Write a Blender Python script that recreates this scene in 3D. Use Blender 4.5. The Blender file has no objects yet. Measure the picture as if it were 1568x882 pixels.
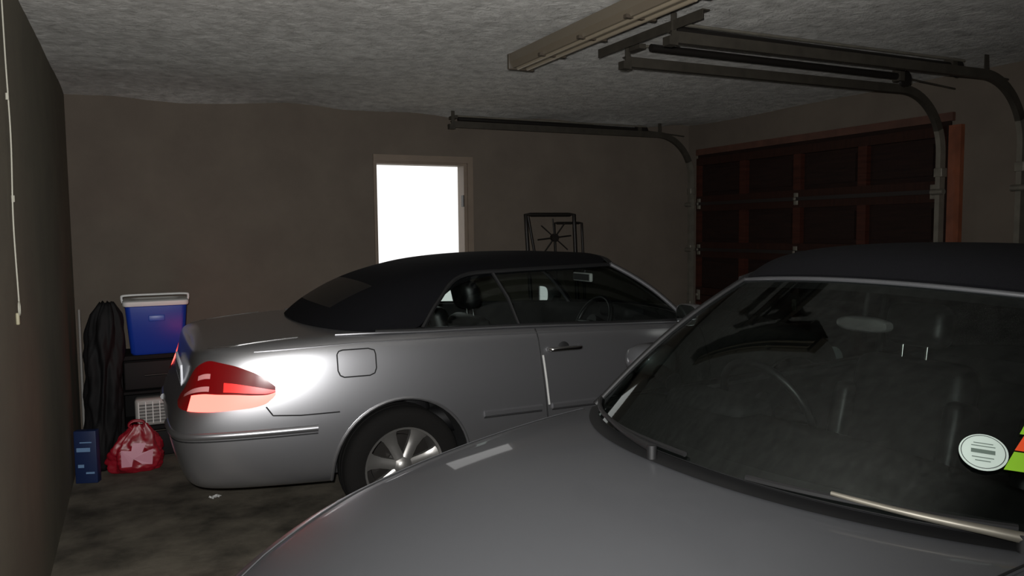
import bpy, bmesh, math, random
from mathutils import Vector, Matrix, noise
from mathutils.bvhtree import BVHTree
random.seed(4)
S=bpy.context.scene
S.view_settings.view_transform='Standard'
try: S.view_settings.look='None'
except Exception: pass

# ------------------------------------------------------------------ helpers
def lin(c):
    o=[]
    for v in c:
        v/=255.0
        o.append(v/12.92 if v<=0.04045 else ((v+0.055)/1.055)**2.4)
    return (o[0],o[1],o[2],1)
def mat(name,col,rough=.5,metal=0,coat=0,emis=None,es=0,spec=None,bump=0,bscale=40,var=0,aniso=0,coat_r=.05):
    m=bpy.data.materials.new(name); m.use_nodes=True
    nt=m.node_tree; b=nt.nodes['Principled BSDF']
    c=lin(col)
    b.inputs['Base Color'].default_value=c
    b.inputs['Roughness'].default_value=rough
    b.inputs['Metallic'].default_value=metal
    b.inputs['Coat Weight'].default_value=coat
    b.inputs['Coat Roughness'].default_value=coat_r
    if spec is not None: b.inputs['Specular IOR Level'].default_value=spec
    if emis: 
        b.inputs['Emission Color'].default_value=lin(emis); b.inputs['Emission Strength'].default_value=es
    if bump or var:
        tc=nt.nodes.new('ShaderNodeTexCoord'); n=nt.nodes.new('ShaderNodeTexNoise')
        n.inputs['Scale'].default_value=bscale; n.inputs['Detail'].default_value=5
        nt.links.new(tc.outputs['Object'],n.inputs['Vector'])
        if bump:
            bp=nt.nodes.new('ShaderNodeBump'); bp.inputs['Strength'].default_value=bump; bp.inputs['Distance'].default_value=.01
            nt.links.new(n.outputs['Fac'],bp.inputs['Height']); nt.links.new(bp.outputs['Normal'],b.inputs['Normal'])
        if var:
            r=nt.nodes.new('ShaderNodeValToRGB')
            r.color_ramp.elements[0].position=.3; r.color_ramp.elements[1].position=.7
            r.color_ramp.elements[0].color=(c[0]*(1-var),c[1]*(1-var),c[2]*(1-var),1)
            r.color_ramp.elements[1].color=(min(1,c[0]*(1+var)),min(1,c[1]*(1+var)),min(1,c[2]*(1+var)),1)
            nt.links.new(n.outputs['Fac'],r.inputs['Fac']); nt.links.new(r.outputs['Color'],b.inputs['Base Color'])
    return m
def plaster(name,c1,c2,s_col,s_b,strength,dist,rough=.9,aniso=(1,1,1),p0=.32,p1=.68):
    m=bpy.data.materials.new(name); m.use_nodes=True; nt=m.node_tree; b=nt.nodes['Principled BSDF']
    b.inputs['Roughness'].default_value=rough; b.inputs['Specular IOR Level'].default_value=.2
    tc=nt.nodes.new('ShaderNodeTexCoord'); mp=nt.nodes.new('ShaderNodeMapping'); mp.inputs['Scale'].default_value=aniso
    nt.links.new(tc.outputs['Object'],mp.inputs['Vector'])
    n=nt.nodes.new('ShaderNodeTexNoise'); n.inputs['Scale'].default_value=s_col; n.inputs['Detail'].default_value=6; n.inputs['Roughness'].default_value=.6
    nt.links.new(mp.outputs['Vector'],n.inputs['Vector'])
    r=nt.nodes.new('ShaderNodeValToRGB'); r.color_ramp.elements[0].position=p0; r.color_ramp.elements[1].position=p1
    r.color_ramp.elements[0].color=lin(c1); r.color_ramp.elements[1].color=lin(c2)
    nt.links.new(n.outputs['Fac'],r.inputs['Fac']); nt.links.new(r.outputs['Color'],b.inputs['Base Color'])
    n2=nt.nodes.new('ShaderNodeTexNoise'); n2.inputs['Scale'].default_value=s_b; n2.inputs['Detail'].default_value=8; n2.inputs['Roughness'].default_value=.68
    n2.inputs['Distortion'].default_value=.3
    nt.links.new(mp.outputs['Vector'],n2.inputs['Vector'])
    bp=nt.nodes.new('ShaderNodeBump'); bp.inputs['Strength'].default_value=strength; bp.inputs['Distance'].default_value=dist
    nt.links.new(n2.outputs['Fac'],bp.inputs['Height']); nt.links.new(bp.outputs['Normal'],b.inputs['Normal'])
    return m
def glass(name,tint,refl=.5,rough=.03):
    m=bpy.data.materials.new(name); m.use_nodes=True; nt=m.node_tree
    for n in list(nt.nodes): nt.nodes.remove(n)
    out=nt.nodes.new('ShaderNodeOutputMaterial'); mx=nt.nodes.new('ShaderNodeMixShader')
    t=nt.nodes.new('ShaderNodeBsdfTransparent'); t.inputs[0].default_value=(*tint,1)
    g=nt.nodes.new('ShaderNodeBsdfGlossy'); g.inputs['Roughness'].default_value=rough; g.inputs[0].default_value=(.9,.95,.93,1)
    lw=nt.nodes.new('ShaderNodeLayerWeight'); lw.inputs[0].default_value=.5
    p=nt.nodes.new('ShaderNodeMath'); p.operation='POWER'; p.inputs[1].default_value=4
    a=nt.nodes.new('ShaderNodeMath'); a.operation='MULTIPLY_ADD'; a.inputs[1].default_value=refl; a.inputs[2].default_value=.05
    nt.links.new(lw.outputs['Facing'],p.inputs[0]); nt.links.new(p.outputs[0],a.inputs[0]); nt.links.new(a.outputs[0],mx.inputs[0])
    nt.links.new(t.outputs[0],mx.inputs[1]); nt.links.new(g.outputs[0],mx.inputs[2]); nt.links.new(mx.outputs[0],out.inputs[0])
    return m
def empty(name,loc=(0,0,0),rz=0):
    e=bpy.data.objects.new(name,None); S.collection.objects.link(e); e.location=loc; e.rotation_euler=(0,0,rz); e.empty_display_size=.2
    return e
def mk(name,verts,faces,mats,parent=None,smooth=False,recalc=True,angle=None):
    me=bpy.data.meshes.new(name); me.from_pydata([tuple(v) for v in verts],[],faces); me.update()
    if recalc:
        bm=bmesh.new(); bm.from_mesh(me); bmesh.ops.recalc_face_normals(bm,faces=bm.faces); bm.to_mesh(me); bm.free()
    o=bpy.data.objects.new(name,me); S.collection.objects.link(o)
    for m in (mats if isinstance(mats,(list,tuple)) else [mats]): me.materials.append(m)
    if smooth:
        me.polygons.foreach_set('use_smooth',[True]*len(me.polygons))
        if angle: me.set_sharp_from_angle(angle=math.radians(angle))
    if parent: o.parent=parent
    return o
def bake(o,smooth=True,angle=35):
    bpy.context.view_layer.update()
    dg=bpy.context.evaluated_depsgraph_get()
    me=bpy.data.meshes.new_from_object(o.evaluated_get(dg))
    o.modifiers.clear(); o.data=me
    if smooth:
        me.polygons.foreach_set('use_smooth',[True]*len(me.polygons))
        me.set_sharp_from_angle(angle=math.radians(angle))
    return o
def boxes(name,lst,mats,parent=None,bevel=0,rot=None,piv=None):
    """lst of (min,max[,matindex])"""
    bm=bmesh.new()
    for b in lst:
        lo,hi=Vector(b[0]),Vector(b[1]); mi=b[2] if len(b)>2 else 0
        r=bmesh.ops.create_cube(bm,size=1)
        vs=r['verts']
        for v in vs: v.co=Vector(((lo.x+hi.x)/2+v.co.x*(hi.x-lo.x),(lo.y+hi.y)/2+v.co.y*(hi.y-lo.y),(lo.z+hi.z)/2+v.co.z*(hi.z-lo.z)))
        fs=set()
        for v in vs:
            for f in v.link_faces: fs.add(f)
        for f in fs: f.material_index=mi
        if bevel:
            es=set()
            for f in fs:
                for e in f.edges: es.add(e)
            bmesh.ops.bevel(bm,geom=list(es),offset=min(bevel,.45*min(hi-lo)),segments=3,profile=.5,affect='EDGES',material=-1)
    if rot is not None:
        pv=Vector(piv) if piv else Vector((0,0,0))
        for v in bm.verts: v.co=pv+rot@(v.co-pv)
    me=bpy.data.meshes.new(name); bm.to_mesh(me); bm.free()
    o=bpy.data.objects.new(name,me); S.collection.objects.link(o)
    for m in (mats if isinstance(mats,(list,tuple)) else [mats]): me.materials.append(m)
    if bevel:
        me.polygons.foreach_set('use_smooth',[True]*len(me.polygons)); me.set_sharp_from_angle(angle=math.radians(40))
    if parent: o.parent=parent
    return o
def dens(pts,n=6):
    pts=[Vector(p) for p in pts]; o=[]
    for a,b in zip(pts[:-1],pts[1:]):
        for i in range(n): o.append(a.lerp(b,i/n))
    o.append(pts[-1]); return o
def crom(pts,n=8):
    pts=[Vector(p) for p in pts]; P=[pts[0]*2-pts[1]]+pts+[pts[-1]*2-pts[-2]]; o=[]
    for i in range(1,len(P)-2):
        for k in range(n):
            t=k/n; a,b,c,d=P[i-1],P[i],P[i+1],P[i+2]
            o.append(.5*((2*b)+(c-a)*t+(2*a-5*b+4*c-d)*t*t+(3*b-a-3*c+d)*t**3))
    o.append(P[-2]); return o
def tube(name,pts,r,m,parent=None,n=8,closed=False,flat=1):
    pts=[Vector(p) for p in pts]; N=len(pts); vs=[];fs=[]
    nrm=None
    for i,p in enumerate(pts):
        if closed: T=(pts[(i+1)%N]-pts[i-1]).normalized()
        else: T=(pts[min(i+1,N-1)]-pts[max(i-1,0)]).normalized()
        if nrm is None:
            ref=Vector((0,0,1)) if abs(T.z)<.9 else Vector((1,0,0))
            nrm=(ref-T*ref.dot(T)).normalized()
        else:
            nrm=(nrm-T*nrm.dot(T)).normalized()
        B=T.cross(nrm)
        rr=r[i] if isinstance(r,(list,tuple)) else r
        for k in range(n):
            a=2*math.pi*k/n
            vs.append(p+nrm*math.cos(a)*rr*flat+B*math.sin(a)*rr)
    R=N if closed else N-1
    for i in range(R):
        for k in range(n):
            a=i*n+k;b=i*n+(k+1)%n;c=((i+1)%N)*n+(k+1)%n;d=((i+1)%N)*n+k
            fs.append((a,b,c,d))
    if not closed:
        fs.append(tuple(range(n))[::-1]); fs.append(tuple((N-1)*n+k for k in range(n)))
    return mk(name,vs,fs,m,parent,smooth=True,angle=50)
def sweep(name,pts,prof,side,m,parent=None):
    pts=[Vector(p) for p in pts]; N=len(pts); side=Vector(side); vs=[];fs=[]; n=len(prof)
    for i,p in enumerate(pts):
        T=(pts[min(i+1,N-1)]-pts[max(i-1,0)]).normalized(); B=T.cross(side)
        for a,b in prof: vs.append(p+side*a+B*b)
    for i in range(N-1):
        for k in range(n):
            fs.append((i*n+k,i*n+(k+1)%n,(i+1)*n+(k+1)%n,(i+1)*n+k))
    fs.append(tuple(range(n))); fs.append(tuple((N-1)*n+k for k in range(n)))
    return mk(name,vs,fs,m,parent,smooth=True,angle=30)
def lathe(name,prof,m,parent,center,side=1,n=48):
    vs=[];fs=[];k=len(prof); c=Vector(center)
    for i in range(n):
        a=2*math.pi*i/n
        for r,x in prof: vs.append(c+Vector((r*math.cos(a),x*side,r*math.sin(a))))
    for i in range(n):
        for j in range(k-1):
            a=i*k+j;b=((i+1)%n)*k+j
            fs.append((a,a+1,b+1,b))
    o=mk(name,vs,fs,m,parent,smooth=True,angle=40)
    return o

# ------------------------------------------------------------------ materials
M_ceil=plaster('ceiling_plaster',(192,190,184),(238,236,230),11,26,1.0,.06)
M_wall=plaster('wall_paint_brown',(87,79,71),(94,86,77),3,90,.25,.006)
M_wallL=plaster('wall_paint_left',(100,96,84),(110,105,91),3,90,.25,.006)
M_floor=plaster('concrete_floor',(52,49,43),(104,98,87),2.4,25,.5,.006,.85,p0=.34,p1=.6)
M_wood=plaster('garage_door_wood',(32,17,12),(44,24,17),4,30,.3,.004,.6,(1,12,1))
M_woodp=plaster('garage_door_panel_wood',(23,13,10),(33,19,14),4,30,.3,.004,.7,(1,1,12))
M_woods=plaster('garage_door_stile_wood',(44,22,16),(62,32,23),4,30,.3,.004,.55,(1,1,12))
M_woodsun=mat('jamb_wood_sunlit',(104,58,38),.5,var=.3,bscale=9)  # lighter orange base colour stands in for sunlight on the jamb
M_trimw=mat('door_frame_timber',(108,95,82),.6,var=.08,bscale=10)
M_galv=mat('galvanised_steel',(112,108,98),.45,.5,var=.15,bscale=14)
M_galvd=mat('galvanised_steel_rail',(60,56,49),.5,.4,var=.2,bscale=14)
M_dark=mat('dark_steel',(28,25,22),.5,.4)
M_silver=mat('silver_paint',(166,166,169),.31,.88,coat=.35,coat_r=.12)
M_grey=mat('grey_paint',(86,87,90),.48,.5,coat=.4,coat_r=.04)
M_cloth=mat('soft_top_fabric',(14,14,17),.9,bump=.3,bscale=300,spec=.12)
M_black=mat('black_plastic',(12,12,13),.6)
M_int=mat('cabin_trim',(12,12,13),.8)
M_leather=mat('black_leather',(16,16,17),.45)
M_rubber=mat('tyre_rubber',(16,15,14),.9,bump=.2,bscale=80,spec=.2)
M_alloy=mat('alloy_wheel',(150,148,145),.35,.8)
M_chrome=mat('chrome',(220,220,220),.15,1)
M_seam=mat('panel_gap',(14,14,15),.7)
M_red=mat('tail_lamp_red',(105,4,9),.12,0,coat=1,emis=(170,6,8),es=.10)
M_redb=mat('tail_lamp_reflector_glow',(190,20,20),.2,0,coat=1,emis=(255,84,74),es=6.0)  # emission imitates the flash thrown back by the reflector band
M_redm=mat('tail_lamp_mid_glow',(200,30,26),.2,0,coat=1,emis=(255,48,44),es=1.0)  # weaker emission painted in for the red flash glow, lamp is off
M_clear=mat('tail_lamp_clear',(225,150,150),.15,0,coat=1)
M_headl=mat('head_lamp_lens',(200,205,210),.1,0,coat=1)
M_glass=glass('car_window_glass',(.62,.67,.65),.5)
M_glassw=glass('windscreen_glass',(.42,.46,.44),.35)
M_glassb=mat('rear_window_glass',(12,13,14),.4,coat=.1)
M_white=mat('white_plastic_and_glint',(195,195,192),.5)
M_cord=mat('cord_white',(150,148,135),.6)
M_blue=mat('cooler_blue',(15,48,138),.4)
M_mirror=mat('mirror_glass',(190,195,195),.05,1)

# ------------------------------------------------------------------ room
XL,XR,YB,YF,ZC=-.41,5.05,6.4,-2.5,2.555
boxes('floor',[((XL-.2,YF-.2,-.1),(XR+.2,YB+.22,0))],M_floor)
vs=[];fs=[];nx,ny=90,130
for j in range(ny+1):
    for i in range(nx+1):
        x=XL-.05+(XR-XL+.1)*i/nx; y=YF-.05+(YB-YF+.1)*j/ny
        z=ZC+.014*noise.noise(Vector((x*1.1,y*1.1,3)))+.005*noise.noise(Vector((x*5,y*5,9)))
        e=max(0,1-(YB-y)/.5)
        z-=e*e*.05*(.5+noise.noise(Vector((x*1.3,7,1))))
        vs.append((x,y,z))
for j in range(ny):
    for i in range(nx):
        a=j*(nx+1)+i; fs.append((a,a+1,a+nx+2,a+nx+1))
n0=len(vs)
vs+=[(XL-.05,YF-.05,2.75),(XR+.05,YF-.05,2.75),(XR+.05,YB+.05,2.75),(XL-.05,YB+.05,2.75)]
fs.append((n0,n0+1,n0+2,n0+3))
mk('ceiling',vs,fs,M_ceil,smooth=True,recalc=False)
boxes('wall_left',[((XL-.2,YF-.2,0),(XL,YB+.22,2.75))],M_wallL)
boxes('wall_front',[((XL,YF-.2,0),(XR+.2,YF,2.75))],M_wall)
DX0,DX1,DZ=1.82,2.64,2.125
boxes('wall_back',[((XL,YB,0),(DX0,YB+.22,2.75)),((DX1,YB,0),(XR+.2,YB+.22,2.75)),((DX0,YB,DZ),(DX1,YB+.22,2.75))],M_wall)
G=[(3.6,6.2),(.3,2.96)]; GZ=2.22
boxes('wall_right',[((XR,6.2,0),(XR+.2,YB,2.75)),((XR,3.6,GZ),(XR+.2,6.2,2.75)),((XR,2.96,0),(XR+.2,3.6,2.75)),
  ((XR,.3,GZ),(XR+.2,2.96,2.75)),((XR,YF,0),(XR+.2,.3,2.75))],M_wall)
# side doorway frame
d=empty('door_1',(DX0,YB,0))
w=DX1-DX0
boxes('frame',[((-.02,-.015,0),(.0,.0,DZ)),((w,-.02,0),(w+.05,.0,DZ)),((-.02,-.02,DZ),(w+.05,.0,DZ+.055)),
   ((w-.03,.0,0),(w,.14,DZ-.02)),((0,.0,0),(.012,.14,DZ-.02)),((0,.0,DZ-.02),(w,.14,DZ))],M_trimw,d)
boxes('hinges',[((w-.036,.0,.3),(w-.028,.05,.4)),((w-.036,.0,1.75),(w-.028,.05,1.85))],M_dark,d)
boxes('exterior_paving',[((-1.5,YB+.22,-.1),(6.5,YB+6,-.01))],mat('paving',(225,220,210),.9))

# ------------------------------------------------------------------ garage doors + tracks
def gdoor(y0,y1):
    g=empty('garage_door',(XR-.062,y0,0))
    W=y1-y0; rows=5; rh=GZ/rows; L=[]
    L.append(((.045,-.03,0.002),(.058,W+.03,GZ+.03),1))
    for r in range(rows):
        z0=r*rh+.003; z1=(r+1)*rh-.003
        L.append(((.0,0,z0),(.045,W,z0+.07),0)); L.append(((.0,0,z1-.07),(.045,W,z1),0))
        for c in range(5):
            yc=c*W/4
            a=max(0,yc-.04);b=min(W,yc+.04)
            L.append(((.001,a,z0+.07),(.045,b,z1-.07),2))
        for c in range(4):
            L.append(((.022,c*W/4+.08,z0+.11),(.05,(c+1)*W/4-.08,z1-.11),1))
    boxes('panels',L,[M_wood,M_woodp,M_woods],g)
    H=[]
    for r in range(1,rows):
        z=r*rh
        for c in (0,2,4):
            yc=min(max(c*W/4,.05),W-.05)
            H.append(((-.012,yc-.022,z-.05),(.0,yc+.022,z+.05)))
            H.append(((-.028,yc-.012,z-.012),(-.012,yc+.012,z+.012)))
    boxes('hinges',H,M_galv,g,bevel=.003)
    boxes('braces',[((-.022,.02,rh*k-.015),(-.002,W-.02,rh*k+.015)) for k in (3,4)],mat('brace_brown',(24,17,14),.6),g)
    return g
for y0,y1 in G: gdoor(y0,y1)
boxes('trim_1',[((XR-.03,3.55,GZ+.032),(XR-.001,6.25,GZ+.09))],mat('lintel_wood',(72,46,36),.6,var=.2,bscale=10))
boxes('trim_2',[((XR-.04,3.48,0),(XR-.001,3.568,GZ))],M_woodsun)
boxes('trim_3',[((XR-.03,.1,GZ+.032),(XR-.001,2.95,GZ+.09))],mat('lintel_wood_b',(74,42,30),.6))
def track(y,x0,sp_dy):
    g=empty('garage_door_track',(x0,y,0)); zt=2.43; R=.4; xe=XR-.125-x0
    arc=[(xe-R+R*math.sin(a),0,zt-R+R*math.cos(a)) for a in [i*math.pi/2/16 for i in range(0,17)]]
    pr=[(-.016,-.026),(.018,-.026),(.018,-.021),(-.011,-.021),(-.011,.021),(.018,.021),(.018,.026),(-.016,.026)]
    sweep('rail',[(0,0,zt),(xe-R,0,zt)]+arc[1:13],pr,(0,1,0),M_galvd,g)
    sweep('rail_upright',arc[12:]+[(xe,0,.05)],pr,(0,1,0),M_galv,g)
    zs=2.49
    tube('spring',[(.1,sp_dy,zs),(xe-R-.15,sp_dy,zs-.01)],.021,M_dark,g,n=10)
    tube('spring_rail',[(.06,sp_dy*.55,zs+.018),(xe-R-.1,sp_dy*.55,zs+.018)],.008,M_galv,g,n=6)
    tube('cable_rod',[(xe-R-.15,sp_dy,zs-.01),(xe-.02,sp_dy,zs-.05)],.006,M_galvd,g)
    boxes('brackets',[((-.02,-.026,zt-.04),(.03,.026,zt-.0)),((.0,-.012,zt),(.03,-.006,2.54)),((.02,min(0,sp_dy)-.01,2.48),(.06,max(0,sp_dy)+.01,2.505)),
        ((xe-R,-.012,zt),(xe-R+.035,-.006,2.54)),((xe-R-.18,sp_dy-.03,zs-.04),(xe-R-.14,sp_dy+.03,zs+.03))],M_galvd,g)
    lathe('pulley',[(.0,-.012),(.04,-.012),(.05,-.01),(.04,0),(.05,.01),(.04,.012),(0,.012)],M_dark,g,(xe-R-.1,sp_dy,zs-.02),n=20)
    B=[]
    for z in (.25,.8,1.35,1.9): B.append(((xe-.029,-.03,z-.03),(xe+.029,.03,z+.03)))
    boxes('wall_clips',B,M_galv,g,bevel=.004)
    for z in (1.33,1.77): tube('roller',[(xe-.03,-.05,z),(xe-.03,.04,z)],.02,M_galv,g,n=12)
    return g
track(6.2,2.42,.09)
track(3.56,2.38,-.1)
track(3.02,2.27,.09)
boxes('track_hanger_bar',[((2.28,2.8,2.5),(2.32,3.66,2.505)),((2.28,2.8,2.46),(2.284,3.66,2.5))],M_galvd)
# fluorescent batten
f=empty('fluorescent_light_fitting',(2.02,3.3,-.012))
vs=[];fs=[]
prof=[(-.07,2.55),(-.074,2.5),(-.055,2.47),(.055,2.47),(.074,2.5),(.07,2.55)]
for y in (-.78,.78):
    for x,z in prof: vs.append((x,y,z))
n=6
for k in range(n): fs.append((k,(k+1)%n,n+(k+1)%n,n+k))
fs+= [tuple(range(n)),tuple(range(n,2*n))]
mk('diffuser',vs,fs,mat('aged_diffuser',(92,84,71),.4,coat=.2),f)
boxes('end_caps',[((-.08,.76,2.462),(.08,.785,2.55)),((-.08,-.785,2.462),(.08,-.76,2.55))],mat('fitting_cap',(62,55,45),.5),f,bevel=.006)
M_lamp=mat('lamp_glass',(118,109,93),.3)
tube('tube_lamp',[(-.03,-.74,2.468),(-.03,.74,2.468)],.012,M_lamp,f)
tube('tube_lamp_b',[(.03,-.74,2.468),(.03,.74,2.468)],.012,M_lamp,f)
boxes('clips',[((-.078,y-.012,2.464),(.078,y+.012,2.48)) for y in (-.4,0,.4)],mat('clip_brown',(58,50,40),.5),f)

# ------------------------------------------------------------------ pull cord on left wall
c=empty('pull_cord',(XL,3.4,0))
tube('cord',crom([(.012,0,2.54),(.012,.01,2.2),(.016,.0,1.9),(.010,-.01,1.6),(.012,.0,1.3)],8),.0028,M_cord,c,n=6)
for k,z in enumerate((2.05,1.68)): tube('toggle_%d'%k,[(.012,0,z-.012),(.012,0,z+.012)],.006,M_cord,c)
tube('cleat_ring',[(.012,.018*math.cos(a),1.275+.025*math.sin(a)) for a in [2*math.pi*i/20 for i in range(20)]],.003,M_cord,c,closed=True)
boxes('cleat',[((0,-.012,1.215),(.012,.012,1.26))],mat('cleat_cream',(140,134,110),.6),c,bevel=.004)

# ------------------------------------------------------------------ cars
YFR=[0,.80,.95,.985,1.0,1.0,.985,.955,.91,.80,.45,0]
FR=[0,0,.04,.17,.38,.55,.74,.94,1.0]
def body(name,st,L,rx,fx,arches,cab,paint,parent):
    vs=[];rings=[]
    for (s,w,zb,belt,top) in st:
        half=[]
        for k in range(12):
            fr=FR[k] if k<9 else 1
            z=zb+fr*(belt-zb)
            if k==9: z=belt+(top-belt)*.4
            if k==10: z=belt+(top-belt)*.88
            if k==11: z=top
            fR=max(0,1-s/.8); fF=max(0,1-(L-s)/.8)
            x=s+rx[k]*fR-fx[k]*fF
            half.append((x,YFR[k]*w,z))
        ring=[]
        for k in range(12):
            ring.append(len(vs)); vs.append((half[k][0],-half[k][1],half[k][2]))
        for k in range(10,0,-1):
            ring.append(len(vs)); vs.append((half[k][0],half[k][1],half[k][2]))
        rings.append(ring)
    fs=[];n=22
    for a,b in zip(rings[:-1],rings[1:]):
        for k in range(n): fs.append((a[k],a[(k+1)%n],b[(k+1)%n],b[k]))
    for r in (rings[0],rings[-1]):
        fs.append((r[0],r[1],r[21])); fs.append((r[10],r[11],r[12]))
        for k in range(1,10): fs.append((r[k],r[k+1],r[21-k],r[22-k]))
    o=mk(name,vs,fs,[paint,M_int],None)
    m=o.modifiers.new('s','SUBSURF'); m.levels=3; m.render_levels=3
    cut=[]
    for (ax,R) in arches:
        for sd in (-1,1):
            v2=[];f2=[];N=48
            for y in (.56,1.0):
                for i in range(N):
                    a=2*math.pi*i/N; v2.append((ax+R*math.cos(a),sd*y,.315+R*math.sin(a)))
            for i in range(N): f2.append((i,(i+1)%N,N+(i+1)%N,N+i))
            f2+= [tuple(range(N)),tuple(range(N,2*N))]
            cut.append(mk('cut',v2,f2,[M_int]))
    cut.append(boxes('cut',[(cab[0],cab[1])],[M_int],bevel=.06))
    for cc in cut:
        b=o.modifiers.new('b','BOOLEAN'); b.operation='DIFFERENCE'; b.solver='EXACT'; b.object=cc
        try: b.material_mode='TRANSFER'
        except Exception: pass
    bake(o,True,32)
    for cc in cut: bpy.data.objects.remove(cc,do_unlink=True)
    bm=bmesh.new(); bm.from_mesh(o.data); bvh=BVHTree.FromBMesh(bm); bm.free()
    o.parent=parent
    return o,bvh
def cast(bvh,o,d,off=.0):
    h=bvh.ray_cast(Vector(o),Vector(d).normalized())
    if h[0] is None: return None
    return h[0]-Vector(d).normalized()*off
def side_line(bvh,name,pts,sd,parent,m=None,r=.0035,n=8,flat=1,off=0):
    P=[]
    for p in dens([(a,0,b) for a,b in pts],n):
        h=cast(bvh,(p.x,sd*2,p.z),(0,-sd,0),off)
        if h is not None: P.append(h)
    if len(P)>1: tube(name,P,r,m or M_seam,parent,n=6,flat=flat)
def top_line(bvh,name,pts,parent,m=None,r=.0035,n=8):
    P=[]
    for p in dens([(a,b,0) for a,b in pts],n):
        h=cast(bvh,(p.x,p.y,2),(0,0,-1))
        if h is not None: P.append(h)
    if len(P)>1: tube(name,P,r,m or M_seam,parent,n=6)
def patch(name,pts,nu,nv,mats,parent,fm=None):
    fs=[]
    for j in range(nv):
        for i in range(nu):
            a=j*(nu+1)+i; fs.append((a,a+1,a+nu+2,a+nu+1))
    o=mk(name,pts,fs,mats,parent,smooth=True)
    if fm:
        k=0
        for j in range(nv):
            for i in range(nu):
                o.data.polygons[k].material_index=fm((i+.5)/nu,(j+.5)/nv); k+=1
    return o
def lerp(a,b,t): return a+(b-a)*t
def interp(xs,ys,x):
    if x<=xs[0]: return ys[0]
    for i in range(len(xs)-1):
        if x<=xs[i+1]: return lerp(ys[i],ys[i+1],(x-xs[i])/(xs[i+1]-xs[i]))
    return ys[-1]
def sinterp(xs,ys,x):
    e=.04
    return (interp(xs,ys,x-e)+2*interp(xs,ys,x)+interp(xs,ys,x+e))/4
def wheel(parent,c,sd,R=.315,ns=7,nm='wheel'):
    e=bpy.data.objects.new(nm,None); S.collection.objects.link(e); e.parent=parent; e.location=c
    k=R/.315
    lathe('tyre',[(.20,-.09),(.23*k,-.106),(.285*k,-.105),(.307*k,-.092),(R,-.07),(R,-.03),(R-.006,-.028),(R-.006,-.02),(R,-.018),(R,.018),(R-.006,.02),(R-.006,.028),(R,.03),(R,.07),(.307*k,.092),(.285*k,.105),(.23*k,.106),(.205,.098)],M_rubber,e,(0,0,0),sd)
    lathe('rim',[(.212,.098),(.212,.104),(.200,.100),(.196,.08),(.185,.03),(.18,-.06),(.2,-.09)],M_alloy,e,(0,0,0),sd)
    lathe('brake_disc',[(.0,-.01),(.15,-.01),(.15,-.03),(.19,-.03)],M_dark,e,(0,0,0),sd)
    lathe('hub',[(.0,.092),(.024,.091),(.034,.085),(.058,.07),(.064,.04),(.064,0)],M_alloy,e,(0,0,0),sd,32)
    vs=[];fs=[]
    for i in range(ns):
        a=2*math.pi*i/ns+.2; ca,sa=math.cos(a),math.sin(a)
        base=len(vs)
        for (r,hw,ay) in ((.045,.026,.076),(.12,.028,.072),(.17,.038,.078),(.202,.056,.09)):
            for (t,dy) in ((-hw,-.03),(-hw,-.004),(-hw*.5,.004),(hw*.5,.004),(hw,-.004),(hw,-.03)):
                vs.append((r*ca-t*sa,(ay+dy)*sd,r*sa+t*ca))
        for q in range(3):
            for w_ in range(6):
                fs.append((base+q*6+w_,base+q*6+(w_+1)%6,base+(q+1)*6+(w_+1)%6,base+(q+1)*6+w_))
    mk('spokes',vs,fs,M_alloy,e,smooth=True,angle=40)
def seat(parent,x,y,z0,nm='seat',hr=True,hb=.56):
    e=bpy.data.objects.new(nm,None); S.collection.objects.link(e); e.parent=parent; e.location=(x,y,z0)
    def soft(name,lo,hi,rot=0,piv=(0,0,0),m=M_leather,bv=.07):
        o=boxes(name,[(lo,hi)],m,e,bevel=bv,rot=Matrix.Rotation(rot,3,'Y'),piv=piv); return o
    soft('cushion',(-.02,-.25,-.08),(.5,.25,.08))
    soft('backrest',(-.1,-.24,.0),(.04,.24,hb),-.25,(0,0,0))
    soft('bolster_r',(-.06,-.27,.05),(.09,-.19,.42),-.25,(0,0,0),bv=.035)
    soft('bolster_l',(-.06,.19,.05),(.09,.27,.42),-.25,(0,0,0),bv=.035)
    if hr:
        soft('headrest',(-.08,-.13,.60),(.03,.13,.77),-.22,(0,0,0),bv=.05)
        for s_ in (-.05,.05): tube('post',[(-.14,s_,.52),(-.155,s_,.63)],.007,M_chrome,e)
def mkW(bc,bs,hc,hs,zbc,zbs,zhc,zhs,hb,hh,ex=2.6):
    def W(u,t,off=0):
        q=abs(u)**ex; q2=u*u
        b=Vector((lerp(bc,bs,q),u*hb,lerp(zbc,zbs,q2))); h=Vector((lerp(hc,hs,abs(u)**2.6),u*hh,lerp(zhc,zhs,q2)))
        p=b.lerp(h,t); bl=.03*math.sin(math.pi*min(max(t,0),1))
        return p+Vector((.5,0,.86))*(bl+off)
    return W
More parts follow.
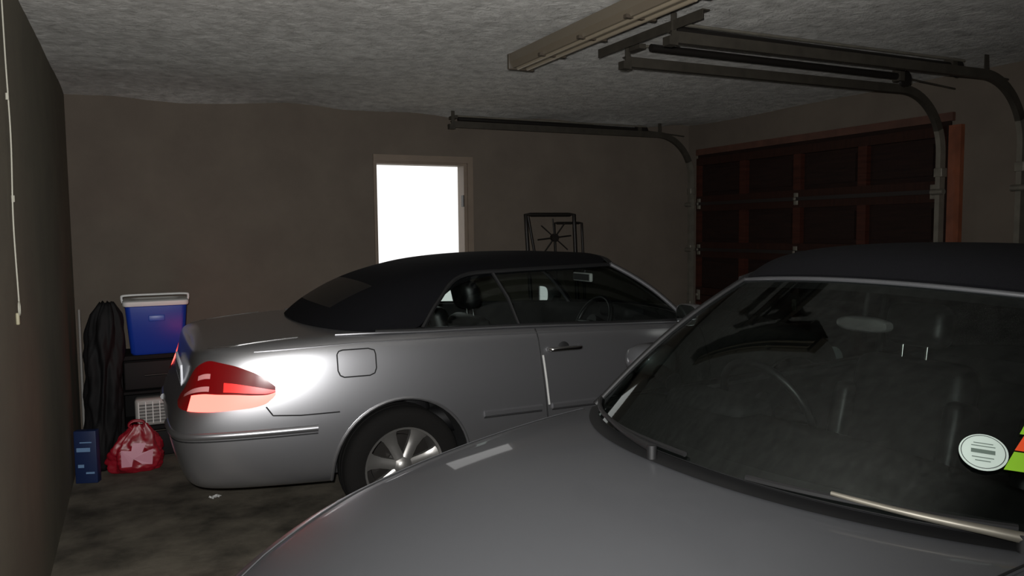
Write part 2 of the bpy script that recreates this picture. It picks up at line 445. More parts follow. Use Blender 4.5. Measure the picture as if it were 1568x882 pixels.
def topgrid(name,stn,mats,parent,thick=.022,glassf=None):
    vs=[];idx={}
    for i,st in enumerate(stn):
        for j,p in enumerate(st):
            if p is None: continue
            for sd in ((1,) if j==5 else (1,-1)):
                idx[(i,j,sd)]=len(vs); vs.append((p[0],p[1]*sd,p[2]))
        idx[(i,5,-1)]=idx.get((i,5,1))
    fs=[];mi=[]
    for i in range(len(stn)-1):
        for j in range(5):
            for sd in (1,-1):
                k=[(i,j,sd),(i,j+1,sd),(i+1,j+1,sd),(i+1,j,sd)]
                if all(q in idx for q in k):
                    fs.append(tuple(idx[q] for q in k)); mi.append(1 if glassf and glassf(i,j) else 0)
    o=mk(name,vs,fs,mats,None)
    bm=bmesh.new(); bm.from_mesh(o.data)
    if sum(f.normal.z*f.calc_area() for f in bm.faces)<0: bmesh.ops.reverse_faces(bm,faces=bm.faces)
    bm.to_mesh(o.data); bm.free()
    for k,p in enumerate(o.data.polygons): p.material_index=mi[k]
    m=o.modifiers.new('s','SUBSURF'); m.levels=3; m.render_levels=3
    m=o.modifiers.new('t','SOLIDIFY'); m.thickness=thick; m.offset=-1
    bake(o,True,50); o.parent=parent
    return o
def windscreen(W,parent,pm,hm,frame_r=.022,hr=.016):
    nu,nv=28,10
    patch('windscreen',[W(-1+2*i/nu,j/nv) for j in range(nv+1) for i in range(nu+1)],nu,nv,M_glassw,parent)
    for sd,nm in ((-1,'a_pillar_r'),(1,'a_pillar_l')):
        tube(nm,[W(sd*1.01,-.04+1.04*i/14) for i in range(15)],frame_r,pm,parent,n=10)
        tube(nm+'_seal',[W(sd*.985,0+1.0*i/14,.004) for i in range(15)],.010,M_black,parent,n=8)
    tube('header_rail',[W(-1+2*i/24,1.0) for i in range(25)],hr,hm,parent,n=10,flat=.7)
    patch('glass_band',[W(-.98+1.96*i/nu,t,-.004) for t in (0,.05) for i in range(nu+1)],nu,1,M_black,parent)
    patch('glass_band_top',[W(-.98+1.96*i/nu,t,-.004) for t in (.93,1) for i in range(nu+1)],nu,1,M_black,parent)
def dash(W,parent,xb,rhd_y):
    nu=20;P=[]
    for prow in range(5):
        for i in range(nu+1):
            u=-.97+1.94*i/nu; b=W(u,0)
            if prow==0: p=(b.x-.01,b.y,b.z-.004)
            elif prow==1: p=(lerp(b.x,xb,.5),b.y*.97,b.z+.008)
            elif prow==2: p=(xb+.04,b.y*.95,b.z+.012)
            elif prow==3: p=(xb,b.y*.95,b.z-.04)
            else: p=(xb+.05,b.y*.93,.45)
            P.append(p)
    patch('dashboard',P,nu,4,M_int,parent)
    boxes('instrument_cowl',[((xb-.03,rhd_y-.17,W(0,0).z-.03),(xb+.14,rhd_y+.17,W(0,0).z+.045))],M_int,parent,bevel=.04)
    c=Vector((xb-.17,rhd_y,.93)); t=math.radians(25); ax=Vector((-math.cos(t),0,math.sin(t))); up=Vector((math.sin(t),0,math.cos(t))); rt=Vector((0,1,0))
    tube('steering_wheel',[c+up*.185*math.cos(a)+rt*.185*math.sin(a) for a in [2*math.pi*i/32 for i in range(32)]],.015,M_leather,parent,closed=True,n=10)
    for a in (math.pi*.5,math.pi*1.5,math.pi):
        tube('steering_spoke',[c,c+up*.18*math.cos(a)+rt*.18*math.sin(a)],[.03,.014],M_leather,parent)
    tube('steering_hub',[c+ax*.02,c-ax*.1],[.06,.05],M_leather,parent,n=16)
def door_mirror(parent,x,sd,y,z,pm,k0=1):
    vs=[];fs=[];N=20
    secs=[(.10,.2),(.075,.75),(.02,.98),(-.045,1.0),(-.05,.92)]
    for dx,k in secs:
        for i in range(N):
            a=2*math.pi*i/N; ca,sa=math.cos(a),math.sin(a)
            sx=(abs(ca)**.6)*(1 if ca>0 else -1); sz=(abs(sa)**.7)*(1 if sa>0 else -1)
            vs.append((x+dx,y+sx*.105*k*k0,z+sz*.068*k*k0))
    for q in range(len(secs)-1):
        for i in range(N): fs.append((q*N+i,q*N+(i+1)%N,(q+1)*N+(i+1)%N,(q+1)*N+i))
    fs.append(tuple(range(N)))
    mk('door_mirror_shell',vs,fs,pm,parent,smooth=True,angle=60)
    mk('door_mirror_glass',[vs[(len(secs)-1)*N+i] for i in range(N)],[tuple(range(N))],M_mirror,parent)
    tube('door_mirror_arm',[(x+.02,y-sd*.07,z-.03),(x+.03,y-sd*.17,z-.06)],[.03,.035],M_black,parent)

# ---------------- car A : silver convertible beside back wall, facing the garage door
A=empty('convertible_car',(.10,4.72,0),0)
LA=4.64
stA=[(0,.42,.30,.950,.960),(.008,.58,.29,.957,.970),(.03,.69,.28,.967,.982),(.10,.755,.268,.980,.998),(.30,.805,.26,.997,1.02),(.62,.842,.25,1.013,1.038),
 (.9,.860,.24,1.02,1.042),(1.25,.87,.22,1.02,1.04),(1.6,.87,.20,1.01,1.03),(2.1,.87,.20,.995,1.01),(2.6,.87,.20,.975,.99),(3.0,.868,.20,.955,.985),
 (3.3,.866,.21,.93,.985),(3.6,.866,.22,.905,.965),(3.9,.86,.22,.865,.93),(4.15,.835,.22,.81,.88),(4.36,.775,.23,.74,.80),(4.5,.66,.24,.68,.73),(4.58,.50,.25,.63,.67),(4.62,.3,.26,.60,.63)]
rxA=[.12,.11,.07,.04,0,.02,.10,.115,.13,.14,.15,.16]; fxA=[.08,.08,.04,.02,0,.0,.03,.06,.08,.08,.08,.08]
bA,vA=body('body',stA,LA,rxA,fxA,[(1.12,.362),(3.83,.362)],((1.2,-.70,.35),(2.95,.70,1.5)),M_silver,A)
for x in (1.12,3.83):
    for sd in (-1,1): wheel(A,(x,sd*.755,.315),sd)
for sd in (-1,1):
    for ax in (1.12,3.83):
        P=[]
        for i in range(29):
            a=math.radians(-12+204*i/28); px,pz=ax+.364*math.cos(a),.315+.364*math.sin(a)
            h=cast(vA,(px+.004*math.cos(a),sd*2,pz+.004*math.sin(a)),(0,-sd,0))
            if h is not None and abs(h.y)>.7: P.append(h)
        if len(P)>3: tube('arch_lip',P,.009,M_silver,A,n=6)
    side_line(vA,'door_seam',[(1.92,.985),(1.93,.8),(1.96,.5),(1.99,.33),(2.1,.29),(2.95,.29),(3.1,.4),(3.12,.7),(3.08,.92)],sd,A,r=.0045)
    side_line(vA,'door_edge_glint',[(1.945,.84),(1.952,.76),(1.965,.62),(1.972,.56)],sd,A,M_white,.006)  # white line painted in for the bright reflection along the door seam
    side_line(vA,'body_moulding',[(1.57,.55),(1.925,.55)],sd,A,M_silver,.020,off=-.004)
    side_line(vA,'door_moulding',[(1.99,.55),(3.08,.55)],sd,A,M_silver,.020,off=-.004)
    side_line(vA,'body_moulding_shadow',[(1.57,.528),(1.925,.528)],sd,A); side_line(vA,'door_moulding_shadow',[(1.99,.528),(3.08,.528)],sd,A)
    side_line(vA,'bumper_seam',[(.44,.70),(.47,.655),(.6,.645),(.79,.645)],sd,A)
    side_line(vA,'crease',[(.40,.965),(.9,.98),(1.5,.975),(2.2,.955),(3.0,.93)],sd,A,M_silver,.004)
    q=[(.79,.93),(.80,.945),(.82,.95),(.95,.95),(.98,.94),(.985,.92),(.985,.85),(.975,.825),(.95,.815),(.82,.815),(.80,.825),(.79,.85),(.79,.93)]
    if sd<0: side_line(vA,'fuel_flap',q,sd,A,n=4)
    P=[];P2=[]
    for i in range(40):
        th=math.radians(-176+84*i/39); dr=Vector((math.cos(th),-sd*math.sin(th),0)) 
        Ax=Vector((.7,sd*.3,.575)); h=cast(vA,Ax+dr*3,-dr,-.004)
        if h is not None and h.x<.76: P.append(h)
        Ax=Vector((.7,sd*.3,.548)); h=cast(vA,Ax+dr*3,-dr)
        if h is not None and h.x<.76: P2.append(h)
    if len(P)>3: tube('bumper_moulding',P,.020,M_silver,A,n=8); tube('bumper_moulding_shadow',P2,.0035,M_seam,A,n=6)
    h=cast(vA,(2.07,sd*2,.87),(0,-sd,0)); y=h.y
    tube('door_handle',crom([(1.98,y-sd*.0,.87),(2.0,y+sd*.028,.87),(2.08,y+sd*.036,.872),(2.17,y+sd*.03,.87),(2.19,y,.87)],6),.014,M_chrome,A,n=8)
    lathe('handle_cup',[(0,.003),(.035,.003),(.04,0)],M_seam,A,(2.08,y,.868),sd,24)
    # tail lamp
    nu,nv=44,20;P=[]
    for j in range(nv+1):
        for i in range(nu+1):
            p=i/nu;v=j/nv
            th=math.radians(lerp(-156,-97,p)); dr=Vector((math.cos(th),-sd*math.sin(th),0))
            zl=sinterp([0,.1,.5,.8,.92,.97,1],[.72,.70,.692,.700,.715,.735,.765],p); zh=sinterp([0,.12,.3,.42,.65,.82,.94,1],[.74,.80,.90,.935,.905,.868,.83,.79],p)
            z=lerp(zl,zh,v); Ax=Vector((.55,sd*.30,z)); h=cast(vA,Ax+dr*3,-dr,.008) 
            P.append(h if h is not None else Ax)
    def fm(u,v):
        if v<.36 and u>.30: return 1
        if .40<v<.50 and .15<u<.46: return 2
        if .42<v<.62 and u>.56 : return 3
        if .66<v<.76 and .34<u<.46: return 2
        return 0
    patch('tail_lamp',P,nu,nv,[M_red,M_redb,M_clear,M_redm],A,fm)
    door_mirror(A,2.93,sd,sd*.93,1.02,M_silver)
top_line(vA,'trunk_seam',[(.62,-.70),(.3,-.68),(.2,-.62)],A,M_chrome,.004); top_line(vA,'trunk_seam_b',[(.62,.70),(.3,.68),(.2,.62)],A,M_chrome,.004)
h=cast(vA,(-1,0,.80),(1,0,0))
boxes('number_plate',[((h.x-.014,-.38,.745),(h.x-.002,.14,.87))],mat('plate_white_glow',(225,228,235),.4,emis=(225,228,235),es=.1),A,bevel=.004)  # faint emission painted in for the shine of the reflective plate
boxes('plate_lettering',[((h.x-.016,-.34+.075*k,.775),(h.x-.0135,-.30+.075*k,.84)) for k in range(6)],M_seam,A)
for sd in (-1,1):
    for k,yy in enumerate((.42,.62)):
        h=cast(vA,(6,sd*yy,.6),(-1,0,0))
        if h is not None: mk('head_lamp_%d'%k,[Vector((h.x+.01-.10*abs(math.cos(a))*.2,sd*yy+.09*math.cos(a),.6+.07*math.sin(a))) for a in [2*math.pi*i/24 for i in range(24)]],[tuple(range(24))],M_headl,A)
h=cast(vA,(6,0,.52),(-1,0,0)); boxes('grille',[((h.x-.01,-.3,.47),(h.x+.015,.3,.58))],M_black,A,bevel=.01)

WA=mkW(3.22,3.03,2.70,2.57,.99,.965,1.37,1.325,.745,.575)
windscreen(WA,A,M_silver,M_black,.014,.014)
stop=[
 [(1.00,.755,1.025),(.88,.68,1.03),(.79,.54,1.035),(.73,.37,1.04),(.70,.18,1.045),(.695,0,1.045)],
 [(1.05,.762,1.03),(.96,.69,1.080),(.88,.56,1.105),(.82,.40,1.12),(.79,.20,1.128),(.78,0,1.13)],
 [(1.12,.766,1.03),(1.10,.70,1.125),(1.12,.605,1.21),(1.08,.45,1.255),(1.06,.23,1.272),(1.05,0,1.277)],
 [(1.19,.770,1.03),(1.28,.70,1.15),(1.38,.615,1.262),(1.35,.46,1.322),(1.33,.23,1.344),(1.33,0,1.35)],
 [(1.25,.772,1.03),(1.36,.70,1.15),(1.54,.62,1.290),(1.52,.47,1.350),(1.50,.24,1.378),(1.50,0,1.384)],
 [None,None,(1.85,.62,1.315),(1.85,.48,1.374),(1.85,.24,1.404),(1.85,0,1.41)],
 [None,None,(2.25,.605,1.322),(2.28,.47,1.372),(2.30,.24,1.402),(2.30,0,1.408)],
 [None,None,(2.53,.58,1.325),(2.60,.45,1.362),(2.66,.23,1.382),(2.68,0,1.386)]]
topgrid('soft_top',stop,[M_cloth,M_glassb],A,glassf=lambda i,j:i==1 and j>=3)
for sd in (-1,1):
    B=[(1.25,.778,1.02),(1.5,.778,1.016),(1.8,.777,1.01),(2.1,.776,1.0),(2.45,.773,.985),(2.75,.768,.975),(3.0,.757,.965)]
    T=[(1.29,.755,1.07),(1.53,.625,1.285),(1.8,.618,1.305),(2.1,.61,1.312),(2.45,.59,1.32),(2.72,.625,1.22),(3.01,.745,.98)]
    Bi=crom(B,6);Ti=crom(T,6); nu=len(Bi)-1
    patch('side_glass',[(p.x,p.y*sd,p.z) for p in Bi]+[(p.x,p.y*sd,p.z) for p in Ti],nu,1,M_glass,A)
    tube('belt_strip',[(p.x,p.y*sd,p.z+.003) for p in crom([(1.0,.775,1.027)]+B,4)],.009,M_black,A,n=6)
    tube('belt_chrome',[(p.x,(p.y+.014)*sd,p.z-.006) for p in crom([(.80,.73,1.027),(1.0,.768,1.027)]+B,4)],.005,M_silver,A,n=6)
    tube('window_divider',[(1.83,.776*sd,1.01),(1.80,.70*sd,1.16),(1.74,.625*sd,1.30)],.010,M_black,A,n=6)
    tube('roof_rail',[(p.x,p.y*sd,p.z) for p in crom([(1.26,.775,1.03),(1.37,.71,1.155),(1.54,.63,1.288),(1.85,.625,1.312),(2.25,.61,1.32),(2.55,.585,1.325)],6)],.012,M_black,A,n=6)
dash(WA,A,2.74,-.36)
for y in (-.36,.36): seat(A,1.85,y,.50,'front_seat')
for y in (-.32,.32): seat(A,1.30,y,.46,'rear_seat',hr=False,hb=.48)
tube('mirror_stem',[WA(0,.93,-.01),WA(0,.86,-.10)],.008,M_black,A)
p=WA(0,.86,-.135)
boxes('rear_view_mirror',[((p.x-.012,p.y-.12,p.z-.03),(p.x+.012,p.y+.12,p.z+.03))],M_white,A,bevel=.01)
boxes('rear_view_mirror_glass',[((p.x-.016,p.y-.105,p.z-.022),(p.x-.013,p.y+.105,p.z+.022))],M_seam,A)

# ---------------- car B : grey convertible in foreground, nose to the left wall
LB=4.30; al=math.radians(3.5)
Bc=empty('convertible_car',(.0+LB*math.cos(al),1.51+LB*math.sin(al),0),math.pi+al)
dB=[(.0,.28,.27,.50,.53),(.03,.48,.26,.53,.57),(.10,.65,.25,.575,.63),(.26,.765,.24,.645,.715),(.5,.825,.23,.745,.82),(.8,.85,.22,.815,.895),(1.1,.862,.22,.868,.945),
 (1.35,.866,.21,.905,.955),(1.6,.868,.20,.925,.945),(2.2,.87,.20,.94,.955),(2.8,.87,.20,.955,.97),(3.3,.868,.22,.965,.99),(3.7,.85,.24,.97,1.0),(3.98,.815,.25,.96,.985),(4.15,.745,.26,.945,.965),(4.25,.60,.27,.935,.95),(4.29,.38,.28,.93,.94)]
stB=[(LB-d_,w_,a,b,c_) for d_,w_,a,b,c_ in dB][::-1]
fxB=[.08,.08,.04,.02,0,.0,.02,.03,.05,.05,.05,.05]
bB,vB=body('body',stB,LB,rxA,fxB,[(.92,.355),(3.44,.355)],((1.05,-.69,.35),(2.62,.69,1.5)),M_grey,Bc)
for x in (.92,3.44):
    for sd in (-1,1): wheel(Bc,(x,sd*.755,.315),sd,ns=5)
WB=mkW(3.08,2.78,2.36,2.25,.968,.94,1.385,1.355,.745,.585,2.3)
windscreen(WB,Bc,M_black,M_grey,.013,.012)
nu=30
P=[]
for t in (-.03,.012,.035):
    for i in range(nu+1):
        u=-.98+1.96*i/nu; b=WB(u,0); h=cast(vB,(b.x+t,b.y,2),(0,0,-1),.004); P.append(h if h is not None else (b.x+t,b.y,b.z-.01))
patch('cowl_panel',P,nu,2,M_black,Bc)
for sd in (-1,1):
    top_line(vB,'bonnet_seam',[(2.86,sd*.735),(3.3,sd*.715),(3.7,sd*.685),(3.98,sd*.62),(4.15,sd*.52),(4.22,sd*.40)],Bc,r=.003)
    top_line(vB,'bonnet_edge',[(2.86,sd*.742),(3.3,sd*.722),(3.7,sd*.692),(3.98,sd*.628),(4.15,sd*.528),(4.22,sd*.408)],Bc,M_grey,r=.004)
    side_line(vB,'door_seam',[(1.5,.92),(1.5,.35),(2.7,.3),(2.85,.5),(2.83,.9)],sd,Bc)
    side_line(vB,'side_moulding',[(1.4,.5),(2.9,.5)],sd,Bc,M_black,.015)
    door_mirror(Bc,2.42,sd,sd*.91,1.03,M_grey,.9)
    h=cast(vB,(6,sd*.5,.52),(-1,0,0))
    if h is not None:
        P=[]
        for j in range(5):
            for i in range(11):
                y=sd*lerp(.34,.72,i/10); z=lerp(.47,.58,j/4); hh=cast(vB,(6,y,z),(-1,0,0),.006); P.append(hh if hh is not None else (h.x-.15,y,z))
        patch('head_lamp',P,10,4,M_headl,Bc)
    h=cast(vB,(1.62,sd*2,.84),(0,-sd,0))
    tube('door_handle',crom([(1.56,h.y,.84),(1.58,h.y+sd*.03,.84),(1.72,h.y+sd*.03,.84),(1.74,h.y,.84)],6),.012,M_grey,Bc)
    h=cast(vB,(-2,sd*.6,.8),(1,0,0))
    if h is not None: boxes('tail_lamp',[((h.x-.012,sd*.6-.13,.72),(h.x+.02,sd*.6+.13,.88))],mat('tail_lamp_plain_red',(120,6,10),.2,coat=1),Bc,bevel=.012)
top_line(vB,'bonnet_seam_front',[(4.22,-.40),(4.24,0),(4.22,.40)],Bc)
h=cast(vB,(6,0,.42),(-1,0,0)); boxes('grille',[((h.x-.02,-.3,.37),(h.x+.012,.3,.46))],M_black,Bc,bevel=.01)
stopB=[
 [(.80,.745,.985),(.66,.64,.99),(.54,.50,1.0),(.48,.34,1.01),(.45,.17,1.015),(.44,0,1.02)],
 [(.90,.752,.99),(.78,.67,1.06),(.68,.55,1.10),(.60,.38,1.12),(.56,.19,1.13),(.55,0,1.135)],
 [(1.0,.757,.985),(.98,.69,1.12),(.95,.60,1.25),(.90,.45,1.31),(.87,.22,1.335),(.86,0,1.34)],
 [(1.15,.76,.98),(1.2,.70,1.15),(1.24,.62,1.33),(1.22,.48,1.40),(1.20,.24,1.435),(1.2,0,1.44)],
 [(1.22,.76,.98),(1.28,.70,1.15),(1.36,.63,1.36),(1.38,.50,1.425),(1.40,.25,1.46),(1.4,0,1.465)],
 [None,None,(1.75,.63,1.395),(1.75,.52,1.455),(1.75,.27,1.49),(1.75,0,1.495)],
 [None,None,(2.03,.62,1.40),(2.06,.51,1.462),(2.08,.27,1.492),(2.08,0,1.495)],
 [None,None,(2.18,.605,1.39),(2.22,.50,1.448),(2.26,.26,1.474),(2.27,0,1.478)],
 [None,None,(2.24,.595,1.36),(2.31,.47,1.382),(2.34,.25,1.396),(2.35,0,1.40)]]
topgrid('soft_top',stopB,[M_cloth,M_glassb],Bc,glassf=lambda i,j:i==1 and j>=3)
for sd in (-1,1):
    B=[(1.22,.765,.965),(1.6,.768,.955),(2.0,.768,.95),(2.4,.765,.94),(2.6,.762,.935),(2.76,.755,.93)]
    T=[(1.25,.75,1.02),(1.42,.635,1.36),(1.8,.63,1.39),(2.13,.61,1.38),(2.43,.66,1.21),(2.765,.75,.94)]
    Bi=crom(B,6);Ti=crom(T,6); nu=len(Bi)-1
    patch('side_glass',[(p.x,p.y*sd,p.z) for p in Bi]+[(p.x,p.y*sd,p.z) for p in Ti],nu,1,M_glass,Bc)
    tube('belt_strip',[(p.x,p.y*sd,p.z) for p in Bi],.012,M_black,Bc,n=6)
    tube('roof_rail',[(p.x,p.y*sd,p.z-.006) for p in crom([(1.23,.765,.98),(1.29,.705,1.15),(1.38,.64,1.36),(1.75,.635,1.39),(2.05,.625,1.39),(2.25,.60,1.36)],6)],.016,M_black,Bc,n=6)
dash(WB,Bc,2.54,-.36)
for y in (-.36,.36): seat(Bc,1.72,y,.50,'front_seat')
for y in (-.32,.32): seat(Bc,1.12,y,.46,'rear_seat',hr=False,hb=.5)
p=WB(.10,.84,-.07); tube('mirror_stem',[WB(.06,.95,-.01),p],.007,M_black,Bc)
vs=[];N=28
for dx,k in ((.02,.7),(.012,.95),(-.012,1.0),(-.016,.9)):
    for i in range(N):
        a=2*math.pi*i/N; vs.append((p.x+dx,p.y+.085*k*(abs(math.cos(a))**.7)*(1 if math.cos(a)>0 else -1),p.z+.022*k*(abs(math.sin(a))**.8)*(1 if math.sin(a)>0 else -1)))
fs=[(q*N+i,q*N+(i+1)%N,(q+1)*N+(i+1)%N,(q+1)*N+i) for q in range(3) for i in range(N)]+[tuple(range(N)),tuple(3*N+i for i in range(N))]
mk('rear_view_mirror',vs,fs,mat('mirror_housing',(96,94,94),.3,coat=.5),Bc,smooth=True,angle=50)
UD,TD=.825,.245
def gframe(off):
    c=WB(UD,TD,off); a=(WB(UD-.02,TD,off)-WB(UD-.06,TD,off)).normalized()*-1; a=(WB(UD+.01,TD,off)-WB(UD-.01,TD,off)).normalized(); b=(WB(UD,TD+.01,off)-WB(UD,TD-.01,off)); b=(b-a*b.dot(a)).normalized()
    return c,a,b
def disc(name,r,m,off,n=40,r0=0):
    c,a,b=gframe(off)
    pts=[c+a*r*math.cos(q)+b*r*math.sin(q) for q in [2*math.pi*i/n for i in range(n)]]
    if r0==0: return mk(name,pts,[tuple(range(n))],m,Bc)
    p2=[c+a*r0*math.cos(q)+b*r0*math.sin(q) for q in [2*math.pi*i/n for i in range(n)]]
    return mk(name,pts+p2,[(i,(i+1)%n,n+(i+1)%n,n+i) for i in range(n)],m,Bc)
M_disc=mat('licence_paper',(176,190,182),.7)
disc('licence_disc',.045,M_disc,.008)
disc('licence_disc_ring',.041,M_int,.0095,r0=.0395)
def gstrip(name,hw,hh,m,off=.010,du=0,dv=0):
    c,a,b=gframe(off)
    c=c+a*du+b*dv
    mk(name,[c-a*hw-b*hh,c+a*hw-b*hh,c+a*hw+b*hh,c-a*hw+b*hh],[(0,1,2,3)],m,Bc)
M_print=mat('licence_print',(84,98,90),.7)
gstrip('licence_text_bar',.022,.005,M_print)
gstrip('licence_text_line',.018,.0011,M_print,dv=.020); gstrip('licence_text_line_b',.022,.0011,M_print,dv=.013); gstrip('licence_text_line_c',.02,.0011,M_print,dv=-.015); gstrip('licence_text_line_d',.014,.0011,M_print,dv=-.023)
M_lime=mat('lime',(120,168,34),.5); M_or=mat('orange',(205,70,28),.5)
def sticker(name,u0,u1,t0,t1,m):
    mk(name,[WB(u0,t0,.006),WB(u1,t0,.006),WB(u1,t1,.006),WB(u0+.01,t1,.006)],[(0,1,2,3)],m,Bc)
sticker('reflective_sticker_lime',.885,.96,.33,.42,M_lime)
sticker('reflective_sticker_orange',.885,.96,.27,.325,M_or)
sticker('reflective_sticker_lime_b',.875,.96,.20,.265,M_lime)
def wiper(u0,u1,up,t0,t1,am,blade_r=.007):
    tube('wiper_blade',[WB(lerp(u0,u1,i/12),lerp(t0,t1,i/12),.010) for i in range(13)],blade_r,M_black,Bc,n=6)
    b=WB(up,0); um=lerp(u0,u1,.4)
    P=[Vector((b.x+.02,b.y,b.z+.008))]+[WB(lerp(up,um,k/6),lerp(-.02,lerp(t0,t1,.4),k/6),.022) for k in range(1,7)]
    tube('wiper_arm',P,[.012,.010,.009,.008,.007,.006,.005],am,Bc,n=8)
    tube('wiper_pivot',[Vector((b.x+.02,b.y,b.z-.02)),Vector((b.x+.02,b.y,b.z+.016))],.013,M_black,Bc,n=12)
wiper(-.93,.04,-.10,.02,.01,M_black)
wiper(.30,.93,.95,.0,.02,M_galv)

# ------------------------------------------------------------------ things in the far left corner
cab=empty('storage_cabinet',(.10,6.05,0))
boxes('carcass',[((-.24,-.2,.69),(.30,.2,.72)),((-.24,-.2,.0),(-.215,.2,.69)),((.275,-.2,.0),(.30,.2,.69)),((-.215,-.2,.2),(.275,.2,.225)),((-.215,.18,.225),(.275,.2,.69)),
   ((-.215,-.2,.455),(.275,.2,.475))],mat('black_laminate',(13,12,12),.8,spec=.2),cab,bevel=.004)
boxes('drawer_front',[((-.205,-.215,.49),(.265,-.19,.68)),((-.205,-.215,.02),(.265,-.19,.19))],mat('drawer_black',(18,16,16),.7,spec=.2),cab,bevel=.008)
tube('drawer_handle',[(-.08,-.225,.585),(.12,-.225,.585)],.006,M_dark,cab)
fh=empty('fan_heater',(.08,5.93,.226))
boxes('housing',[((-.13,-.06,.0),(.13,.07,.19))],mat('heater_white',(140,137,132),.5),fh,bevel=.02)
boxes('grille_slats',[((-.11,-.068,.03+.022*k),(.11,-.058,.04+.022*k)) for k in range(6)],mat('heater_slats',(70,68,66),.5),fh)
boxes('grille_bars',[((-.11+.044*k,-.07,.02),(-.104+.044*k,-.06,.17)) for k in range(6)],M_white,fh)
cb=empty('cooler_box',(.11,6.0,.72))
lv=[(0,.165,.125),(.015,.175,.135),(.33,.20,.155),(.335,.205,.16)]
def rr(hx,hy,z,rad=.035,n=5):
    o=[]
    for cx,cy,a0 in ((hx-rad,hy-rad,0),(-hx+rad,hy-rad,90),(-hx+rad,-hy+rad,180),(hx-rad,-hy+rad,270)):
        for k in range(n+1):
            a=math.radians(a0+90*k/n); o.append((cx+rad*math.cos(a),cy+rad*math.sin(a),z))
    return o
def stack(name,lv,m,parent):
    vs=[];fs=[];n=24
    for z,hx,hy in lv: vs+=rr(hx,hy,z)
    for q in range(len(lv)-1):
        for i in range(n): fs.append((q*n+i,q*n+(i+1)%n,(q+1)*n+(i+1)%n,(q+1)*n+i))
    fs.append(tuple(range(n))); fs.append(tuple((len(lv)-1)*n+i for i in range(n)))
    return mk(name,vs,fs,m,parent,smooth=True,angle=35)
stack('tub',[(a,b*.97,c_) for a,b,c_ in lv],M_blue,cb)
stack('lid',[(.335,.203,.163),(.345,.207,.167),(.365,.207,.167),(.372,.20,.155),(.374,.15,.11),(.37,.145,.105)],M_white,cb)
tube('handle',crom([(-.207,0,.35),(-.212,-.0,.385),(-.19,0,.40),(0,0,.402),(.19,0,.40),(.212,0,.385),(.207,0,.35)],5),.008,M_white,cb,flat=1)
boxes('logo_recess',[((-.05,-.160,.23),(.05,-.143,.27))],mat('logo_blue',(20,58,150),.4),cb,bevel=.004)

def folds(name,loc,h,prof,m,amp,nf,seed,lean=(0,0)):
    vs=[];fs=[];n=96;k=44
    for j in range(k+1):
        t=j/k; rx_=interp([p[0] for p in prof],[p[1] for p in prof],t); ry_=interp([p[0] for p in prof],[p[2] for p in prof],t)
        for i in range(n):
            a=2*math.pi*i/n
            q=1+amp*math.sin(nf*a+3*noise.noise(Vector((math.cos(a),math.sin(a),t*2+seed)))*2)+amp*1.6*noise.noise(Vector((2*math.cos(a),2*math.sin(a),t*5+seed)))+amp*.8*noise.noise(Vector((5*math.cos(a),5*math.sin(a),t*14+seed)))
            vs.append((rx_*q*math.cos(a)+lean[0]*t,ry_*q*math.sin(a)+lean[1]*t,h*t+.02*noise.noise(Vector((3*a,t,seed)))*(t>.05)))
    for j in range(k):
        for i in range(n): fs.append((j*n+i,j*n+(i+1)%n,(j+1)*n+(i+1)%n,(j+1)*n+i))
    fs.append(tuple(range(n))); fs.append(tuple(k*n+i for i in range(n)))
    o=mk(name,vs,fs,m,None,smooth=True); o.location=loc; return o
folds('black_garment_bag',(-.265,5.74,.0),1.10,[(0,.075,.05),(.15,.095,.07),(.4,.105,.075),(.62,.105,.075),(.7,.115,.075),(.82,.105,.07),(.93,.08,.05),(1,.04,.02)],mat('black_nylon',(10,9,10),.7,spec=.2),.13,7,2.0,(.08,0))
pb=empty('plastic_shopping_bag',(-.05,5.62,0))
M_pink=mat('pink_plastic',(128,16,30),.4,var=.25,bscale=14)
o=folds('bag',(0,0,0),.30,[(0,.14,.07),(.1,.165,.085),(.35,.165,.08),(.6,.145,.06),(.8,.10,.035),(.95,.06,.02),(1,.05,.015)],M_pink,.10,6,5.0,(.02,0)); o.parent=pb
lb=mat('label_pink',(188,126,142),.5)
mk('printed_label',[(-.09,-.094,.05),(-.03,-.1,.05),(-.02,-.096,.10),(.03,-.1,.06),(.09,-.094,.05),(.10,-.090,.15),(.03,-.092,.13),(.06,-.084,.19),(-.02,-.082,.20),(-.03,-.09,.15),(-.09,-.09,.16)],[tuple(range(11))],lb,pb)
for k in (-1,1): tube('handle_loop',crom([(-.01,.012*k,.27),(-.04,.015*k,.30),(-.01,.015*k,.325),(.05,.015*k,.315),(.04,.012*k,.27)],5),.007,M_pink,pb)
db=empty('detergent_box',(-.325,5.48,0),math.radians(-18))
boxes('carton',[((-.065,-.03,0),(.065,.03,.33))],mat('carton_blue',(11,30,68),.5),db,bevel=.004)
boxes('label',[((-.05,-.033,.20),(.03,-.0295,.225)),((-.045,-.033,.10),(-.01,-.0295,.12)),((.0,-.033,.06),(.05,-.0295,.072)),((-.03,-.033,.255),(.04,-.0295,.262))],mat('carton_print',(100,130,165),.5),db)
br=empty('broom',(-.375,6.12,0))
tube('handle',[(0,0,.12),(.0,.10,1.02)],.009,mat('broom_handle_grey',(120,118,114),.5),br,n=10)
boxes('brush_head',[((-.02,-.14,.06),(.03,.14,.12))],mat('broom_head',(110,30,30),.5),br,bevel=.01)
vs=[];fs=[]
for k in range(40):
    y=-.13+.26*(k%20)/19; x=-.008+.02*(k//20); b=len(vs)
    vs+=[(x-.003,y-.003,.065),(x+.003,y-.003,.065),(x+.003,y+.003,.065),(x-.003,y+.003,.065),(x+(.01 if k>19 else -.006),y*1.03,.0)]
    fs+=[(b,b+1,b+4),(b+1,b+2,b+4),(b+2,b+3,b+4),(b+3,b,b+4)]
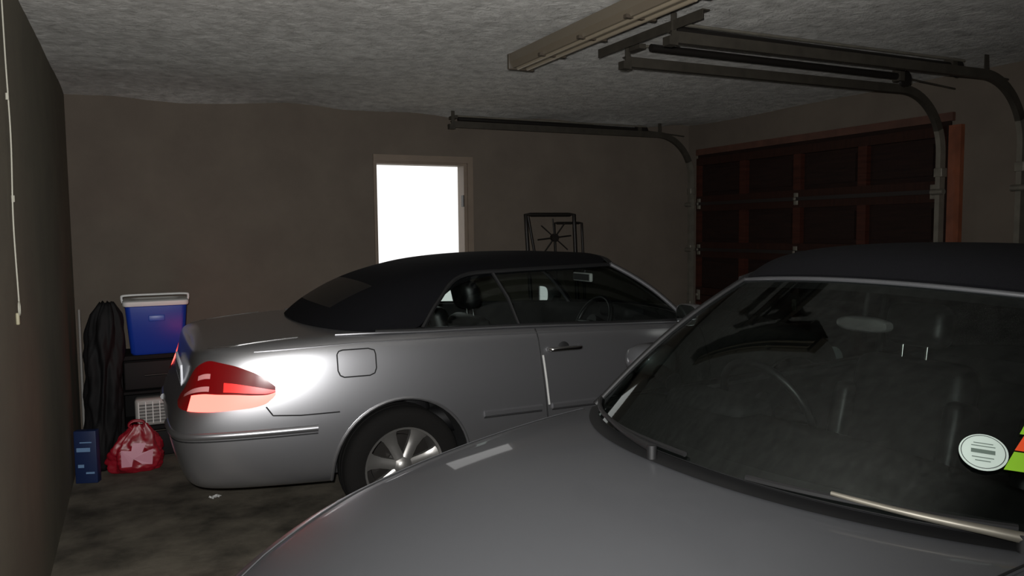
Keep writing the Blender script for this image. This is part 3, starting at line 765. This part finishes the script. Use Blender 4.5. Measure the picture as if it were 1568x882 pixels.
mk('bristles',vs,fs,mat('bristles',(60,50,40),.8),br)
vs=[];n=9
for j in range(n):
    for i in range(n): vs.append((.06*(i/(n-1)-.5)*(1+.3*noise.noise(Vector((i,j,0)))),.045*(j/(n-1)-.5),.004+.02*abs(noise.noise(Vector((i*.6,j*.6,4))))))
o=mk('paper_scrap',vs,[(j*n+i,j*n+i+1,(j+1)*n+i+1,(j+1)*n+i) for j in range(n-1) for i in range(n-1)],M_white,None); o.location=(.36,4.80,0); o.rotation_euler=(0,0,.5)

# black folding frame with star base leaning on the back wall
ft=empty('folding_table_frame',(3.36,6.18,0))
def fr(nm,x0,x1,z1,y,xs=0,r=.012):
    P=[(x0+xs,y-.12,0.012),(x0,y,z1),(x1,y,z1),(x1,y-.12,.012)]
    tube(nm,dens(P,10),r,M_dark,ft,n=8)
    tube(nm+'_rail',[(x0+xs*.5,y-.06,z1*.5),(x1,y-.06,z1*.5)],.01,M_dark,ft)
fr('frame',-.26,.23,1.675,0,.04,.018); fr('frame_back',.08,.37,1.60,.10)
tube('frame_brace',[(-.24,-.01,1.66),(-.17,-.02,1.26)],.012,M_dark,ft)
tube('frame_rail_mid',[(-.24,-.03,1.26),(.23,-.03,1.26)],.01,M_dark,ft)
cc=Vector((.02,-.015,1.47))
for k in range(4):
    a=math.pi*k/4+.1; dv=Vector((math.cos(a),0,math.sin(a)))*.17
    tube('spoke_%d'%k,[cc-dv,cc+dv],.006,M_dark,ft)
tube('hub',[cc+Vector((0,-.02,0)),cc+Vector((0,.02,0))],.035,M_dark,ft,n=16)

# ------------------------------------------------------------------ light
wd=bpy.data.worlds.new('w'); S.world=wd; wd.use_nodes=True
wd.node_tree.nodes['Background'].inputs[0].default_value=(1,.99,.97,1); wd.node_tree.nodes['Background'].inputs[1].default_value=1.3
pl=bpy.data.lights.new('door_portal','AREA'); pl.shape='RECTANGLE'; pl.size=DX1-DX0; pl.size_y=DZ; 
po=bpy.data.objects.new('door_portal',pl); S.collection.objects.link(po); po.location=((DX0+DX1)/2,YB+.24,DZ/2); po.rotation_euler=(math.radians(-90),0,0)
try: pl.cycles.is_portal=True
except Exception: pl.energy=5
fl=bpy.data.lights.new('camera_flash','SPOT'); fl.energy=560; fl.shadow_soft_size=.02; fl.color=(1,.99,.975)
fl.spot_size=math.radians(130); fl.spot_blend=1.0
fo=bpy.data.objects.new('camera_flash',fl); S.collection.objects.link(fo); fo.location=(-.04,.03,1.61)
aim=Vector((math.sin(math.radians(13)),math.cos(math.radians(13)),.11))
fo.rotation_euler=aim.to_track_quat('-Z','Y').to_euler()

# ------------------------------------------------------------------ camera
psi,p_,r_=math.radians(25.6),math.radians(4.3),math.radians(.6)
fw=Vector((math.sin(psi)*math.cos(p_),math.cos(psi)*math.cos(p_),-math.sin(p_)))
r0=Vector((math.cos(psi),-math.sin(psi),0)); u0=r0.cross(fw)
xa=r0*math.cos(r_)-u0*math.sin(r_); ya=r0*math.sin(r_)+u0*math.cos(r_); za=-fw
cm=bpy.data.cameras.new('camera'); cm.lens=27.55; cm.sensor_width=36; cm.clip_start=.02
co=bpy.data.objects.new('camera',cm); S.collection.objects.link(co)
co.matrix_world=Matrix(((xa.x,ya.x,za.x,0),(xa.y,ya.y,za.y,0),(xa.z,ya.z,za.z,1.55),(0,0,0,1)))
S.camera=co
